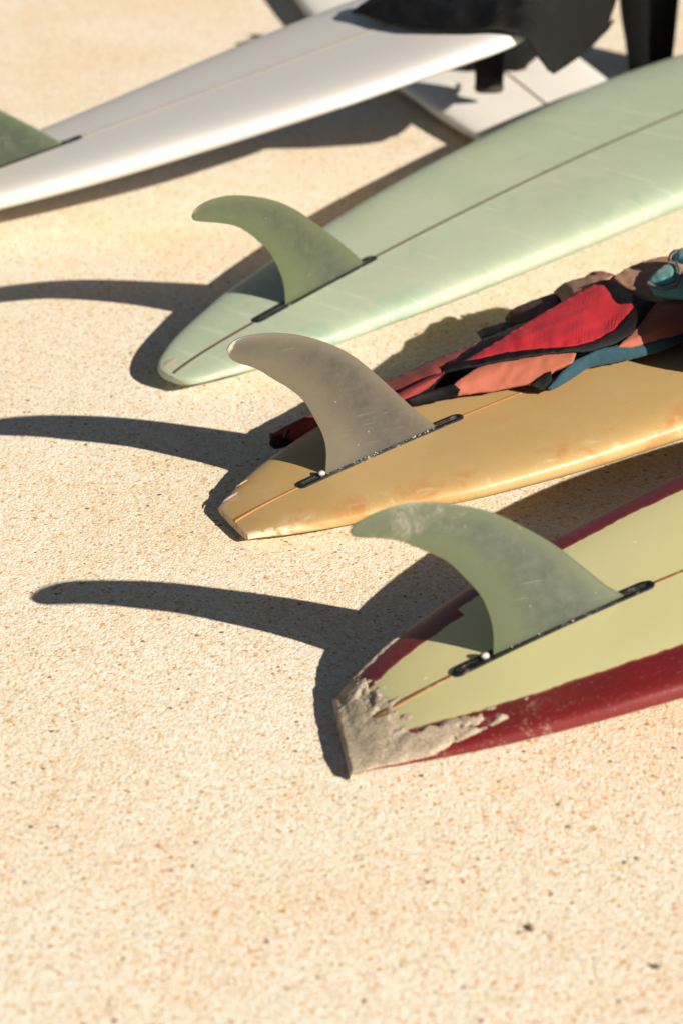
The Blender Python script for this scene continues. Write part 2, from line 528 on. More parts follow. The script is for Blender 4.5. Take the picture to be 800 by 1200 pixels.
# ------------------------------------------------------------------ surfboards
class Board:
    """plan frame: s along the stringer from the tail, v across (left positive); z up"""

    def __init__(self, T, hd, zfun, wtab, L, thtab, label, mat, group=None, nup=3.6, ndn=2.5, name='surfboard', ring=56, skew=0.0):
        self.T = np.array([T[0], T[1], 0.0])
        self.hd = hd
        self.L = L
        self.z = zfun
        self.w = pchip(*zip(*wtab))
        self.th = pchip(*zip(*thtab))
        self.nup = nup
        self.root = thing(name, label, 'surfboard', tuple(self.T), hd, group)
        self.u = np.array([math.cos(hd), math.sin(hd), 0])
        self.v = np.array([-math.sin(hd), math.cos(hd), 0])
        # hull
        q = np.linspace(0, 1, 130)
        ss = L * (q + .0 * q)
        ss = np.unique(np.r_[np.linspace(0, .12, 26)**1.0, np.linspace(.12, L - .25, 90), L - .25 * (1 - np.sin(np.linspace(0, np.pi / 2, 24)))])
        verts, al, ed, sd = [], [], [], []
        ph = np.linspace(0, 2 * np.pi, ring, endpoint=False)
        for s in ss:
            w = max(float(self.w(s)), .003)
            th = float(self.th(s)) * min(1.0, w / .03) if w < .03 else float(self.th(s))
            hu, hd_ = th * .45, th * .55
            zc = float(self.z(s)) - hu
            for a in ph:
                c_, s_ = math.cos(a), math.sin(a)
                n = nup if s_ >= 0 else ndn
                x = w * math.copysign(abs(c_)**(2 / n), c_)
                zz = (hu if s_ >= 0 else hd_) * math.copysign(abs(s_)**(2 / n), s_)
                verts.append((s + (skew * x + abs(skew) * .04) * math.exp(-s / .06), x + skew * .05 * math.exp(-s / .08), zc + zz))
                al.append(s)
                ed.append(w - abs(x) if s_ >= -.001 else -.01)
                sd.append(1.0 if x > 0 else 0.0)
        faces = []
        for i in range(len(ss) - 1):
            for j in range(ring):
                k = (j + 1) % ring
                faces.append((i * ring + j, i * ring + k, (i + 1) * ring + k, (i + 1) * ring + j))
        # flat tail block and closed nose
        b0 = len(verts)
        for j in range(ring):
            verts.append(verts[j])
            al.append(0); ed.append(0); sd.append(sd[j])
        faces.append(tuple(range(b0 + ring - 1, b0 - 1, -1)))
        last = (len(ss) - 1) * ring
        faces.append(tuple(range(last, last + ring)))
        # the faces must point outwards
        faces = [tuple(reversed(f)) for f in faces]
        self.hull = link_mesh('hull', verts, faces, mat, self.root)
        fattr(self.hull, 'along', al)
        fattr(self.hull, 'edge', ed)
        fattr(self.hull, 'side', sd)

    def top(self, s, v):
        w = max(float(self.w(s)), .003)
        th = float(self.th(s))
        hu = th * .45
        r = min(abs(v) / w, .999)
        return float(self.z(s)) - hu + hu * (1 - r**self.nup)**(1 / self.nup)

    def world(self, s, v, z):
        return self.T + self.u * s + self.v * v + np.array([0, 0, z])

    def local(self, P):
        d = np.asarray(P) - self.T
        return float(d @ self.u), float(d @ self.v), float(d[2])

    def strip(self, name, s0, s1, width, mat, lift=.0006, v0=0.0, n=60, parent=None):
        vs_, fs = [], []
        for i, s in enumerate(np.linspace(s0, s1, n)):
            for k in (-1, 1):
                vv_ = v0 + k * width / 2
                vs_.append((s, vv_, self.top(s, vv_) + lift))
                vs_.append((s, vv_ * 1.0 + k * .0004, self.top(s, vv_) - .002))
            if i:
                a, b = (i - 1) * 4, i * 4
                fs += [(a, a + 2, b + 2, b), (a + 1, a, b, b + 1), (a + 2, a + 3, b + 3, b + 2)]
        fs = [tuple(reversed(f)) for f in fs]
        return link_mesh(name, vs_, fs, mat, parent or self.root, smooth=False)

    def fin_box(self, s0, s1, width=.019, slot=.0085, screw_s=None):
        """rounded black channel set in the bottom of the board, with an open slot"""
        n, m_ = 8, 14
        r0, r1 = width / 2, slot / 2
        e0, e1 = s0 + r0, s1 - r0

        def ringpts(r):
            pts = [(e0 + (e1 - e0) * k / m_, -r) for k in range(m_)]
            pts += [(e1 + r * math.cos(R(-90 + 180 * k / n)), r * math.sin(R(-90 + 180 * k / n))) for k in range(n)]
            pts += [(e1 - (e1 - e0) * k / m_, r) for k in range(m_)]
            pts += [(e0 + r * math.cos(R(90 + 180 * k / n)), r * math.sin(R(90 + 180 * k / n))) for k in range(n)]
            return pts
        rings = [(ringpts(r0), -.004), (ringpts(r0), .0012), (ringpts(r0 - .0008), .0020), (ringpts(r1), .0020), (ringpts(r1), .0007), (ringpts(.0004), .0007)]
        N = len(rings[0][0])
        vs_, fs = [], []
        for pts, dz in rings:
            for x, y in pts:
                vs_.append((x, y, float(self.z(x)) + dz))
        for rr in range(len(rings) - 1):
            for j in range(N):
                k = (j + 1) % N
                fs.append((rr * N + j, rr * N + k, (rr + 1) * N + k, (rr + 1) * N + j))
        o = link_mesh('fin_box', vs_, fs, M['black_plastic'], self.root, smooth=False)
        if screw_s is not None:
            sv, sf = [], []
            m = 12
            zb = float(self.z(screw_s)) + .0005
            prof = [(.0028, -.004), (.0028, .002), (.0046, .0025), (.0049, .0050), (.0034, .0072), (.0, .0076)]
            for (rr, zz) in prof:
                for j in range(m):
                    a = 2 * math.pi * j / m
                    wob = 1 + .12 * math.sin(3 * a + rr * 900)
                    sv.append((screw_s + rr * wob * math.cos(a), rr * wob * math.sin(a), zb + zz))
            for i in range(len(prof) - 1):
                for j in range(m):
                    k = (j + 1) % m
                    sf.append((i * m + j, i * m + k, (i + 1) * m + k, (i + 1) * m + j))
            link_mesh('screw', sv, sf, M['steel'], o)
        return o

    def fin(self, lead, trail, mat, tmax=.0095):
        """lofted foil between leading edge and trailing edge, both (s, z) from base to tip"""
        NS, NC = 60, 22
        Lp = spline(lead, NS)
        Tp = spline(trail, NS)
        vs_, fo, sp = [], [], []
        cs = (1 - np.cos(np.linspace(0, np.pi, NC))) / 2
        for i in range(NS):
            q = i / (NS - 1)
            tm = tmax * (1 - .62 * q) * (1 if q < .97 else (1 - q) / .03 * .6 + .4)
            for side in (1, -1):
                for c_ in cs:
                    P = Lp[i] * (1 - c_) + Tp[i] * c_
                    prof = 1.6 * math.sqrt(max(c_, 0)) * (1 - c_) + .55 * c_ * (1 - c_)
                    half = tm * .5 * min(prof, 1.0) + .0005
                    vs_.append((P[0], side * half, P[1]))
                    fo.append(min(1.0, prof) * (1 - .35 * q))
                    sp.append(q)
        fs = []
        W = 2 * NC

        def idx(i, side, c):
            return i * W + (0 if side > 0 else NC) + c
        for i in range(NS - 1):
            for c in range(NC - 1):
                fs.append((idx(i, 1, c), idx(i, 1, c + 1), idx(i + 1, 1, c + 1), idx(i + 1, 1, c)))
                fs.append((idx(i, -1, c + 1), idx(i, -1, c), idx(i + 1, -1, c), idx(i + 1, -1, c + 1)))
            fs.append((idx(i, -1, 0), idx(i, 1, 0), idx(i + 1, 1, 0), idx(i + 1, -1, 0)))
            fs.append((idx(i, 1, NC - 1), idx(i, -1, NC - 1), idx(i + 1, -1, NC - 1), idx(i + 1, 1, NC - 1)))
        for c in range(NC - 1):
            fs.append((idx(NS - 1, 1, c), idx(NS - 1, 1, c + 1), idx(NS - 1, -1, c + 1), idx(NS - 1, -1, c)))
        o = link_mesh('fin', vs_, fs, mat, self.root)
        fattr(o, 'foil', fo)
        fattr(o, 'span', sp)
        return o


def arch(z0, a, L, kick=0.0):
    return lambda s: z0 + a * np.asarray(s) * (1 - np.asarray(s) / L) - kick * np.exp(-np.asarray(s) / .05)


TH = [(0, .012), (.05, .023), (.2, .040), (.5, .058), (1.0, .068), (1.6, .066), (2.1, .045), (2.8, .025)]

bA = Board((-.0019, 2.339), R(21.57), arch(.0254, .353, 2.3, .011),
           [(0, .077), (.012, .081), (.05, .099), (.10, .121), (.15, .139), (.20, .154), (.25, .167), (.36, .189), (.45, .205), (.55, .222), (.8, .25),
            (1.15, .272), (1.6, .25), (2.0, .17), (2.2, .09), (2.29, .01)], 2.29, TH,
           'pale lime surfboard with dark red rails and a sandy tail', M['lime'], skew=.26)
bA.strip('stringer', .042, .150, .0042, M['stringer_orange'])
bA.strip('stringer', .393, 2.2, .0042, M['stringer_orange'])
bA.fin_box(.137, .392, screw_s=.178)
bA.fin([(.352, .118), (.3577, .1275), (.33, .1491), (.2955, .182), (.2617, .2133), (.22, .2444), (.1804, .2695), (.1406, .2849), (.0985, .2964), (.0721, .298), (.046, .2943), (.026, .2876), (.0145, .2815), (.012, .2755)],
       [(.1885, .068), (.1881, .0815), (.1871, .1151), (.181, .1416), (.1685, .1691), (.1468, .197), (.1266, .219), (.0994, .2367), (.0726, .2522), (.0492, .2606), (.0231, .2664), (.0145, .2700), (.012, .2745)], M['fin_sandy'])

bB = Board((-.1463, 2.898), R(32.88), arch(.0245, .187, 2.4, .008),
           [(0, .050), (.010, .055), (.05, .078), (.10, .101), (.17, .126), (.225, .144), (.26, .158), (.36, .183), (.46, .200), (.6, .213), (.9, .245), (1.3, .27),
            (1.8, .24), (2.1, .17), (2.3, .09), (2.39, .01)], 2.39, TH,
           'yellowed amber surfboard with a smoky fin and brown rail dings', M['amber'], skew=.12)
bB.strip('stringer', .004, .112, .0036, M['stringer_amber'])
bB.strip('stringer', .372, 2.3, .0036, M['stringer_amber'])
bB.fin_box(.103, .376, screw_s=.142)
bB.fin([(.326, .071), (.3303, .0787), (.298, .1089), (.2633, .145), (.2294, .1805), (.1906, .2164), (.1525, .2418), (.1099, .2619), (.0679, .2745), (.0315, .2787), (.0115, .2772), (.001, .2715), (-.0022, .2665)],
       [(.1472, .042), (.1478, .0542), (.1493, .0832), (.1439, .1098), (.1304, .1382), (.1144, .1668), (.0932, .1889), (.0669, .2096), (.041, .2299), (.0102, .2464), (.001, .256), (-.0022, .2655)], M['fin_smoke'])

bC = Board((-.2587, 3.377), R(49.0), arch(.0411, .126, 3.2, .010),
           [(0, .006), (.003, .024), (.018, .045), (.05, .064), (.093, .083), (.2, .116), (.25, .130), (.35, .148), (.41, .160), (.58, .187), (.8, .216), (1.05, .238),
            (1.35, .262), (1.6, .27), (2.2, .22), (2.6, .12), (2.79, .01)], 2.79, [(0, .015), (.05, .022), (.12, .032), (.3, .046), (.6, .06), (1.2, .068), (2.0, .06), (2.8, .025)],
           'faded mint green longboard with a round tail and dark centre line', M['mint'])
bC.strip('stringer', .006, .20, .0052, M['stringer_dark'])
bC.strip('stringer', .475, 2.7, .0052, M['stringer_dark'])
bC.fin_box(.186, .478, screw_s=None)
bC.fin([(.452, .074), (.4573, .0815), (.4207, .1165), (.3744, .1548), (.3273, .1914), (.2832, .2237), (.2381, .249), (.1881, .2683), (.139, .2819), (.0963, .2859), (.0700, .2825), (.058, .2755), (.0553, .2705)],
       [(.2589, .050), (.2589, .0614), (.2574, .0978), (.2479, .1275), (.2267, .1643), (.1942, .1981), (.1583, .2254), (.1228, .2414), (.0740, .2572), (.059, .263), (.0553, .2695)], M['fin_green'])

# white board propped up by its nose (d = 0.42 m from the tail to the front of its fin box)
TD = at_z(97, 160, .162)
SD = .45
hdD, tlD = R(18), math.tan(R(15.3))
TDt = TD - np.array([math.cos(hdD), math.sin(hdD), 0]) * SD
bD = Board((TDt[0], TDt[1]), hdD,
           lambda s: .162 + (np.asarray(s) - SD) * tlD + .03 * np.maximum(SD - np.asarray(s), 0)**2 - .45 * np.maximum(np.asarray(s) - 1.02, 0)**2,
           [(0, .02), (.01, .03), (.06, .055), (.15, .085), (.26, .118), (.41, .150), (.57, .178), (.73, .207), (.9, .230), (1.06, .238), (1.13, .232), (1.19, .212), (1.24, .165), (1.265, .11), (1.275, .02)],
           1.275, [(0, .03), (.2, .045), (.6, .06), (1.0, .058), (1.2, .054), (1.33, .048)],
           'white surfboard with a black wetsuit lying over its raised nose', M['white'])
bD.strip('stringer', .44, 1.26, .006, M['stringer_pale'])
bD.fin_box(SD - .27, SD, screw_s=None)


def fin_on(board, ref, shift, pts):
    """the same fin as on ref, seated on another board"""
    return [(a + shift, float(board.z(max(a + shift, .24))) + (b - float(ref.z(max(a, .26))))) for a, b in pts]


bD.fin(fin_on(bD, bC, SD - .486, [(.452, .074), (.4573, .0815), (.4207, .1165), (.3744, .1548), (.3273, .1914), (.2832, .2237), (.2381, .249), (.1881, .2683), (.139, .2819), (.0963, .2859), (.0700, .2825), (.058, .2755), (.0553, .2705)]),
       fin_on(bD, bC, SD - .486, [(.2589, .050), (.2589, .0614), (.2574, .0978), (.2479, .1275), (.2267, .1643), (.1942, .1981), (.1583, .2254), (.1228, .2414), (.0740, .2572), (.059, .263), (.0553, .2695)]), M['fin_far'])

# cream board flat on the ground beneath the white and the mint boards
hdE = R(-72 + 180)
LE = 2.1
eu = np.array([math.cos(hdE), math.sin(hdE)])
E0 = np.array([.349, 4.96]) - eu * .72
bE = Board((E0[0], E0[1]), hdE, lambda s: .030 + .032 * np.clip(np.asarray(s) / .7, 0, 1)**.8 * np.ones_like(np.asarray(s, float)),
           [(0, .02), (.01, .04), (.05, .08), (.15, .125), (.30, .170), (.5, .200), (.72, .217), (.92, .228), (1.2, .232), (1.6, .20), (1.9, .13), (2.05, .06), (2.1, .01)],
           LE, [(0, .026), (.3, .04), (.7, .058), (1.4, .056), (2.1, .026)],
           'cream white surfboard lying flat under the propped white board', M['old_white'], nup=2.6)
bE.strip('stringer', .02, 2.05, .007, M['stringer_brown'])


# ------------------------------------------------------------------ small wear on the boards
def lumps(name, centres, mat, parent, size, flat=.6):
    vs_, fs = [], []
    for (x, y, z) in centres:
        r = size * random.choice((.35, .5, .6, .8, 1.3)) * random.uniform(.8, 1.2)
        b = len(vs_)
        k = random.uniform(0, 6.28)
        for zz, rr in ((-.4, .8), (.25, 1.0), (.8, .55)):
            for j in range(6):
                a = k + j * math.pi / 3
                q = rr * r * random.uniform(.7, 1.2)
                vs_.append((x + q * math.cos(a), y + q * math.sin(a), z + zz * r * flat))
        vs_.append((x, y, z + r * flat))
        for i in range(2):
            for j in range(6):
                k2 = (j + 1) % 6
                fs.append((b + i * 6 + j, b + i * 6 + k2, b + i * 6 + 6 + k2, b + i * 6 + 6 + j))
        for j in range(6):
            fs.append((b + 12 + j, b + 12 + (j + 1) % 6, b + 18))
    o = link_mesh(name, vs_, fs, mat, parent)
    o['kind'] = 'stuff'
    return o


def crust(board, s0, s1, n, side=-1, size=.0022):
    pts = []
    for _ in range(n):
        s = s0 + (s1 - s0) * random.random()**.8
        clump = .5 + .5 * noise.noise(Vector((s * 60, board.hd, 0)))
        if random.random() > clump**2 * 1.3:
            continue
        pts.append((s, side * (.0048 + random.uniform(-.001, .0035)), float(board.z(s)) + .0022))
    return lumps('salt_crust', pts, M['salt'], board.root, size)


crust(bB, .150, .325, 110, size=.0015)
crust(bA, .195, .345, 22, size=.0012)


def patch(board, name, s, v, rs, rv, mat, lift=.0008, seed=0):
    """thin ragged flake lying on the board's surface"""
    n, vs_, fs = 26, [], []
    for k, f in enumerate((1.0, .55)):
        for j in range(n):
            a = 2 * math.pi * j / n
            r = 1 + .35 * noise.noise(Vector((math.cos(a) * 2 + seed, math.sin(a) * 2, seed)))
            ss, vv_ = s + rs * f * r * math.cos(a), v + rv * f * r * math.sin(a)
            w_ = float(board.w(max(ss, 0)))
            vv_ = max(-w_ * .995, min(w_ * .995, vv_))
            vs_.append((max(ss, .001), vv_, board.top(max(ss, 0), vv_) + (lift if k else -.0006)))
    vs_.append((s, v, board.top(s, v) + lift))
    for j in range(n):
        k = (j + 1) % n
        fs += [(j, k, n + k, n + j), (n + j, n + k, 2 * n)]
    return link_mesh(name, vs_, fs, mat, board.root)


patch(bC, 'bare_chip', .024, .027, .017, .009, M['chip'], seed=2)
patch(bB, 'bare_chip', .030, .058, .016, .0035, M['chip'], seed=4)
patch(bB, 'bare_chip', .060, .0765, .012, .003, M['chip'], seed=9)

# ------------------------------------------------------------------ damp sand caked on the tail of the red-railed board


def smooth(x):
    x = min(max(x, 0.0), 1.0)
    return x * x * (3 - 2 * x)


def sand_height(s, r):
    """r = position across, -1 near rail, +1 far rail; s < 0 is the end face of the tail block"""
    v = r * float(bA.w(max(s, 0)))
    e = float(bA.w(max(s, 0))) * (1 - abs(r))
    n1 = noise.fractal(Vector((s * 55, v * 55, 1.7)), 1.0, 2.0, 4)
    n2 = noise.fractal(Vector((s * 190, v * 190, 4.2)), 1.0, 2.0, 3)
    h = .0036 * smooth((.072 - max(s, 0) - .12 * max(v, 0) + .028 * n1) / .035)
    if r < 0:
        h = max(h, .0030 * smooth((.050 - e + .014 * n1) / .018) * smooth((e + .010 - .30 * max(s - .05, 0)) / .010) * smooth((.150 - s + .10 * n1) / .05))
    else:
        h = max(h, .0030 * smooth((.011 - e + .006 * n1) / .008) * smooth((.135 - s + .02 * n1) / .03))
    return h * (1 + .15 * n1 + .07 * n2) + .0003 * n2 * (h > .0004) - .0005


sv, sidx = [], {}
S_ = np.r_[np.linspace(-.022, 0, 10, endpoint=False), np.linspace(0, .33, 150)]
Rr = np.sin(np.linspace(-np.pi / 2, np.pi / 2, 110))
hs = np.zeros((len(S_), len(Rr)))
for i, s in enumerate(S_):
    for j, r in enumerate(Rr):
        h = sand_height(s, r)
        hs[i, j] = h
        w = float(bA.w(max(s, 0)))
        v = r * w * .999
        side = abs(r)**6
        if s >= 0:
            vv_ = v + .013 * math.exp(-s / .08) + math.copysign(side * max(h, 0), r)
            sv.append((s + (.26 * v + .0104) * math.exp(-s / .06) - (max(h, 0) * smooth(1 - s / .01)), vv_, bA.top(s, v) + h * (1 - .7 * side)))
        else:
            sv.append((.26 * v + .0104 - max(h, -.0005), v + .013, bA.top(0, v) + max(s, -.021 * (1 - .6 * side))))
sf = []
W_ = len(Rr)
for i in range(len(S_) - 1):
    for j in range(W_ - 1):
        if max(hs[i, j], hs[i + 1, j], hs[i, j + 1], hs[i + 1, j + 1]) > 0:
            sf.append((i * W_ + j, (i + 1) * W_ + j, (i + 1) * W_ + j + 1, i * W_ + j + 1))
sand = link_mesh('caked_sand', [bA.world(*p) for p in sv], sf, M['sand'])
tag(sand, 'damp grey sand caked on the tail of the red-railed surfboard', 'sand', kind='stuff')


# ------------------------------------------------------------------ cloth panels
def panel(name, pts, mat, parent, puff=.0, edge=30.0, spacing=6.0, thick=.005, wr=(.0, 30.0, (1, 1, 1)), origin=None, folds=None):
    """pts: (px, py, place); the outline with its own place in space becomes a sewn panel with thickness.
    Between the outline the depth is relaxed like stretched cloth, then puffed and wrinkled."""
    P2 = np.array([(a, b) for a, b, _ in pts], float)
    T3 = np.array([np.linalg.norm(np.asarray(c) - CAMP) for _, _, c in pts])
    ring, rt = [], []
    Q = np.c_[P2, T3]
    for cut in (.10, .22):                   # round the corners of the cut cloth
        nxt = np.roll(Q, -1, axis=0)
        Q = np.stack([(1 - cut) * Q + cut * nxt, cut * Q + (1 - cut) * nxt], 1).reshape(-1, 3)
    closed = np.r_[Q, Q[:1]]
    P2 = Q[:, :2]
    for i in range(len(P2)):
        a, b = closed[i], closed[i + 1]
        m = max(1, int(np.linalg.norm(b[:2] - a[:2]) / spacing))
        for k in range(m):
            q = a + (b - a) * k / m
            ring.append(q[:2])
            rt.append(q[2])
    ring = np.array(ring)
    n = len(ring)

    def inside(p):
        c = False
        j = n - 1
        for i in range(n):
            if (ring[i, 1] > p[1]) != (ring[j, 1] > p[1]) and p[0] < (ring[j, 0] - ring[i, 0]) * (p[1] - ring[i, 1]) / (ring[j, 1] - ring[i, 1]) + ring[i, 0]:
                c = not c
            j = i
        return c
    inner = []
    y = ring[:, 1].min()
    row = 0
    while y < ring[:, 1].max():
        x = ring[:, 0].min() + (row % 2) * spacing / 2
        while x < ring[:, 0].max():
            p = np.array((x, y))
            if np.min(np.linalg.norm(ring - p, axis=1)) > spacing * .55 and inside(p):
                inner.append(p)
            x += spacing
        y += spacing * .86
        row += 1
    allp = [Vector(p) for p in list(ring) + inner]
    vo, eo, fo, ov, oe, of = delaunay_2d_cdt(allp, [], [list(range(n))], 1, 1e-4)
    V = np.array([tuple(v) for v in vo])
    t = np.zeros(len(V))
    fixed = np.zeros(len(V), bool)
    nb = [set() for _ in V]
    for f in fo:
        for a, b in zip(f, list(f[1:]) + [f[0]]):
            nb[a].add(b); nb[b].add(a)
    dist = np.zeros(len(V))
    for i, src in enumerate(ov):
        k = [q for q in src if q < n]
        d = np.linalg.norm(ring - V[i], axis=1)
        dist[i] = d.min()
        if k:
            fixed[i] = True
            t[i] = rt[k[0]]
        else:
            wgt = 1 / (d**2 + 1)
            t[i] = (wgt * np.array(rt)).sum() / wgt.sum()
    for _ in range(120):
        t2 = np.array([t[i] if fixed[i] or not nb[i] else np.mean([t[j] for j in nb[i]]) for i in range(len(V))])
        if np.abs(t2 - t).max() < 1e-5:
            break
        t = t2
    out = []
    for i in range(len(V)):
        d = ray(*V[i])
        d = d / np.linalg.norm(d)
        p = CAMP + d * t[i]
        k = 1 - math.exp(-dist[i] / edge)
        up = np.array([.15, -.45, .85])
        amp, fr, sc = wr
        nz = noise.fractal(Vector((p[0] * fr * sc[0], p[1] * fr * sc[1], p[2] * fr * sc[2])), 1.0, 2.0, 3) if amp else 0
        fold = 0.0
        if folds:
            fa, fdir, fn, fl = folds
            a_ = V[i][0] * math.cos(fdir) + V[i][1] * math.sin(fdir)
            b_ = -V[i][0] * math.sin(fdir) + V[i][1] * math.cos(fdir)
            q_ = noise.noise(Vector((a_ / fn, b_ / fl, 3.3 + fn)))
            fold = fa * ((1 - abs(q_) * 2.6) + .5 * noise.noise(Vector((a_ / fn * 2.3, b_ / fl * 1.7, 8.0))))
        out.append(p + up * (puff * k + (amp * nz + fold) * min(1.0, dist[i] / 10)))
    o3 = np.array(origin) if origin is not None else np.zeros(3)
    faces = [tuple(f) for f in fo]
    # face the viewer's side up
    f0 = faces[len(faces) // 2]
    a, b, c = (out[f0[0]], out[f0[1]], out[f0[2]])
    if np.dot(np.cross(b - a, c - a), CAMP - a) < 0:
        faces = [tuple(reversed(f)) for f in faces]
    o = link_mesh(name, [p - o3 for p in out], faces, mat, parent)
    md = o.modifiers.new('thickness', 'SOLIDIFY')
    md.thickness = thick
    md.offset = -1
    sb = o.modifiers.new('soft', 'SUBSURF')
    sb.levels = sb.render_levels = 1
    return o


def zz(*rows):
    return [(a, b, at_z(a, b, c)) for a, b, c in rows]


def blob(name, centre, rad, mat, parent, origin, rz=0.0, amp=.25, fr=9.0, sub=4, floor=None, seed=0.0):
    bm = bmesh.new()
    bmesh.ops.create_icosphere(bm, subdivisions=sub, radius=1)
    cz, sz = math.cos(rz), math.sin(rz)
    for v in bm.verts:
        n = v.co.normalized()
        k = 1 + amp * noise.fractal(n * fr * .25 + Vector((seed, seed, 0)), 1.0, 2.0, 3) + amp * .35 * abs(noise.noise(n * fr * .7 + Vector((0, seed, 3))))
        x, y, z = n.x * rad[0] * k, n.y * rad[1] * k, n.z * rad[2] * k
        x, y = x * cz - y * sz, x * sz + y * cz
        p = Vector((centre[0] + x, centre[1] + y, centre[2] + z))
        if floor is not None:
            p.z = max(p.z, floor(p.x, p.y))
        v.co = p - Vector(origin)
    me = bpy.data.meshes.new(name)
    bm.to_mesh(me)
    bm.free()
    me.polygons.foreach_set('use_smooth', [True] * len(me.polygons))
    me.materials.append(mat)
    o = bpy.data.objects.new(name, me)
    C.objects.link(o)
    o.parent = parent
    return o


M['np_red'] = mat_neoprene('scarlet_neoprene', (.42, .015, .024), .12, .03, crease=.45)
M['np_salmon'] = mat_neoprene('salmon_neoprene', (.36, .105, .060), .25, .06)
M['np_brick'] = mat_neoprene('brick_red_neoprene', (.25, .034, .027), .2, .06)
M['np_maroon'] = mat_neoprene('maroon_neoprene', (.085, .008, .011), .3, .04)
M['np_tan'] = mat_neoprene('tan_neoprene', (.43, .21, .115), .2, .06)
M['np_black'] = mat_neoprene('black_neoprene', (.0048, .0044, .0041), .3, .0, rough=.62)
M['np_blue'] = mat_neoprene('petrol_blue_lining', (.019, .062, .082), .4, .10)
M['np_teal'] = mat_neoprene('teal_lining', (.13, .43, .38), .35, .25)
M['np_hem'] = mat_neoprene('grey_hem', (.20, .17, .15), .3, .1)

WO = bB.world(.62, .08, bB.top(.62, .08))
suit = thing('wetsuit', 'red, salmon and black wetsuit with teal lining lying on the amber surfboard', 'wetsuit', tuple(WO))


def sp(name, rows, mat, puff=.004, thick=.005, wr=(.002, 26.0, (1, 1, 1)), spacing=4.0, edge=14.0, folds=None):
    return panel(name, zz(*rows), mat, suit, puff, edge, spacing, thick, wr, origin=WO, folds=folds)


# padding inside, so that the suit has a body under its panels
def under(rows, name='inner_fold', lift=-.008):
    return sp(name, [(a, b, c + lift) for a, b, c in rows], M['np_black'], puff=.0, thick=.018, wr=(0, 1, (1, 1, 1)), spacing=12)


under([(500, 463, .095), (520, 432, .115), (566, 397, .108), (600, 378, .114), (655, 345, .134), (690, 324, .152), (720, 323, .164), (800, 303, .165), (836, 320, .17), (836, 384, .148), (760, 402, .138), (700, 416, .13), (650, 438, .118), (600, 452, .108), (545, 462, .1)])
# long sleeve trailing off the far side of the board to the paving
sp('sleeve', [(316, 512, .040), (328, 502, .050), (345, 493, .056), (372, 480, .066), (420, 460, .085), (457, 444, .098), (500, 424, .113), (545, 405, .127), (568, 396, .133),
              (556, 412, .132), (535, 424, .128), (518, 432, .122), (510, 443, .117), (475, 466, .100), (430, 489, .078), (395, 505, .055), (372, 514, .040), (345, 523, .026), (320, 528, .018), (315, 520, .025)],
   M['np_brick'], puff=.008, thick=.010, edge=12, folds=(.0022, -.45, 70, 14))
sp('sleeve_seam', [(468, 459, .1125), (500, 442, .1235), (520, 434, .1275), (521, 437, .1265), (500, 446, .1215), (469, 462, .1105)], M['np_maroon'], puff=.0015, thick=.003, spacing=4)
sp('cuff_opening', [(317, 513, .041), (330, 516, .040), (342, 519, .034), (345, 523, .027), (322, 528, .019), (314, 521, .026)], M['np_black'], puff=.004, thick=.006, spacing=4)
sp('cuff_loop', [(331, 506, .060), (338, 500, .066), (340, 503, .066), (335, 512, .060), (331, 513, .057), (333, 507, .060)], M['np_black'], puff=.002, thick=.003, spacing=3)
# front forearm with its black cuff
sp('forearm', [(530, 449, .120), (558, 430, .131), (590, 420, .139), (640, 411.5, .145), (676, 411, .146), (672, 425, .136), (650, 433, .129), (641, 441, .122), (620, 450, .114), (590, 456, .108), (560, 461, .104), (534, 466, .100), (537, 457, .114)],
   M['np_salmon'], puff=.006, thick=.009, edge=12, wr=(.004, 22, (1, 1, 1)), folds=(.0022, .75, 16, 40))
sp('cuff', [(475, 467, .100), (500, 458, .109), (531, 448.5, .1215), (538, 457, .116), (535, 466.5, .101), (505, 473, .092), (480, 477, .088)], M['np_black'], puff=.007, thick=.009, edge=8)
sp('wrist_opening', [(620, 450, .116), (632, 440, .124), (646, 433, .130), (647, 447, .118), (645, 457, .110), (632, 458, .108)], M['np_black'], puff=.004, thick=.006, spacing=4)
# far side: strap, cuff, shoulder
sp('side_panel', [(563, 397, .108), (600, 382, .118), (645, 364, .135), (655, 356, .148), (640, 368, .152), (592, 395, .140), (570, 400, .130)], M['np_black'], puff=.003)
sp('strap', [(557, 388, .088), (563, 384, .092), (590, 376, .102), (603, 372, .108), (608, 380, .112), (585, 390, .108), (563, 397, .098)], M['np_black'], puff=.004, thick=.010)
sp('far_cuff', [(590, 374, .104), (593, 367, .106), (602, 359, .110), (625, 350, .117), (648, 342, .124), (657, 347, .132), (652, 360, .138), (640, 368, .142), (615, 377, .126), (598, 380, .112)], M['np_maroon'], puff=.005, thick=.008, edge=12)
sp('shoulder', [(646, 342, .124), (657, 332, .132), (680, 324, .146), (700, 321, .154), (720, 321, .166), (706, 330, .168), (682, 341, .164), (657, 356, .150), (655, 349, .136)], M['np_tan'], puff=.005, thick=.008, edge=12, wr=(0, 1, (1, 1, 1)))
sp('collar_fold', [(684, 324, .148), (690, 318, .148), (702, 316, .150), (715, 318.5, .157), (722, 322, .166), (700, 323.5, .157)], M['np_salmon'], puff=.005, thick=.008, edge=6, spacing=4)
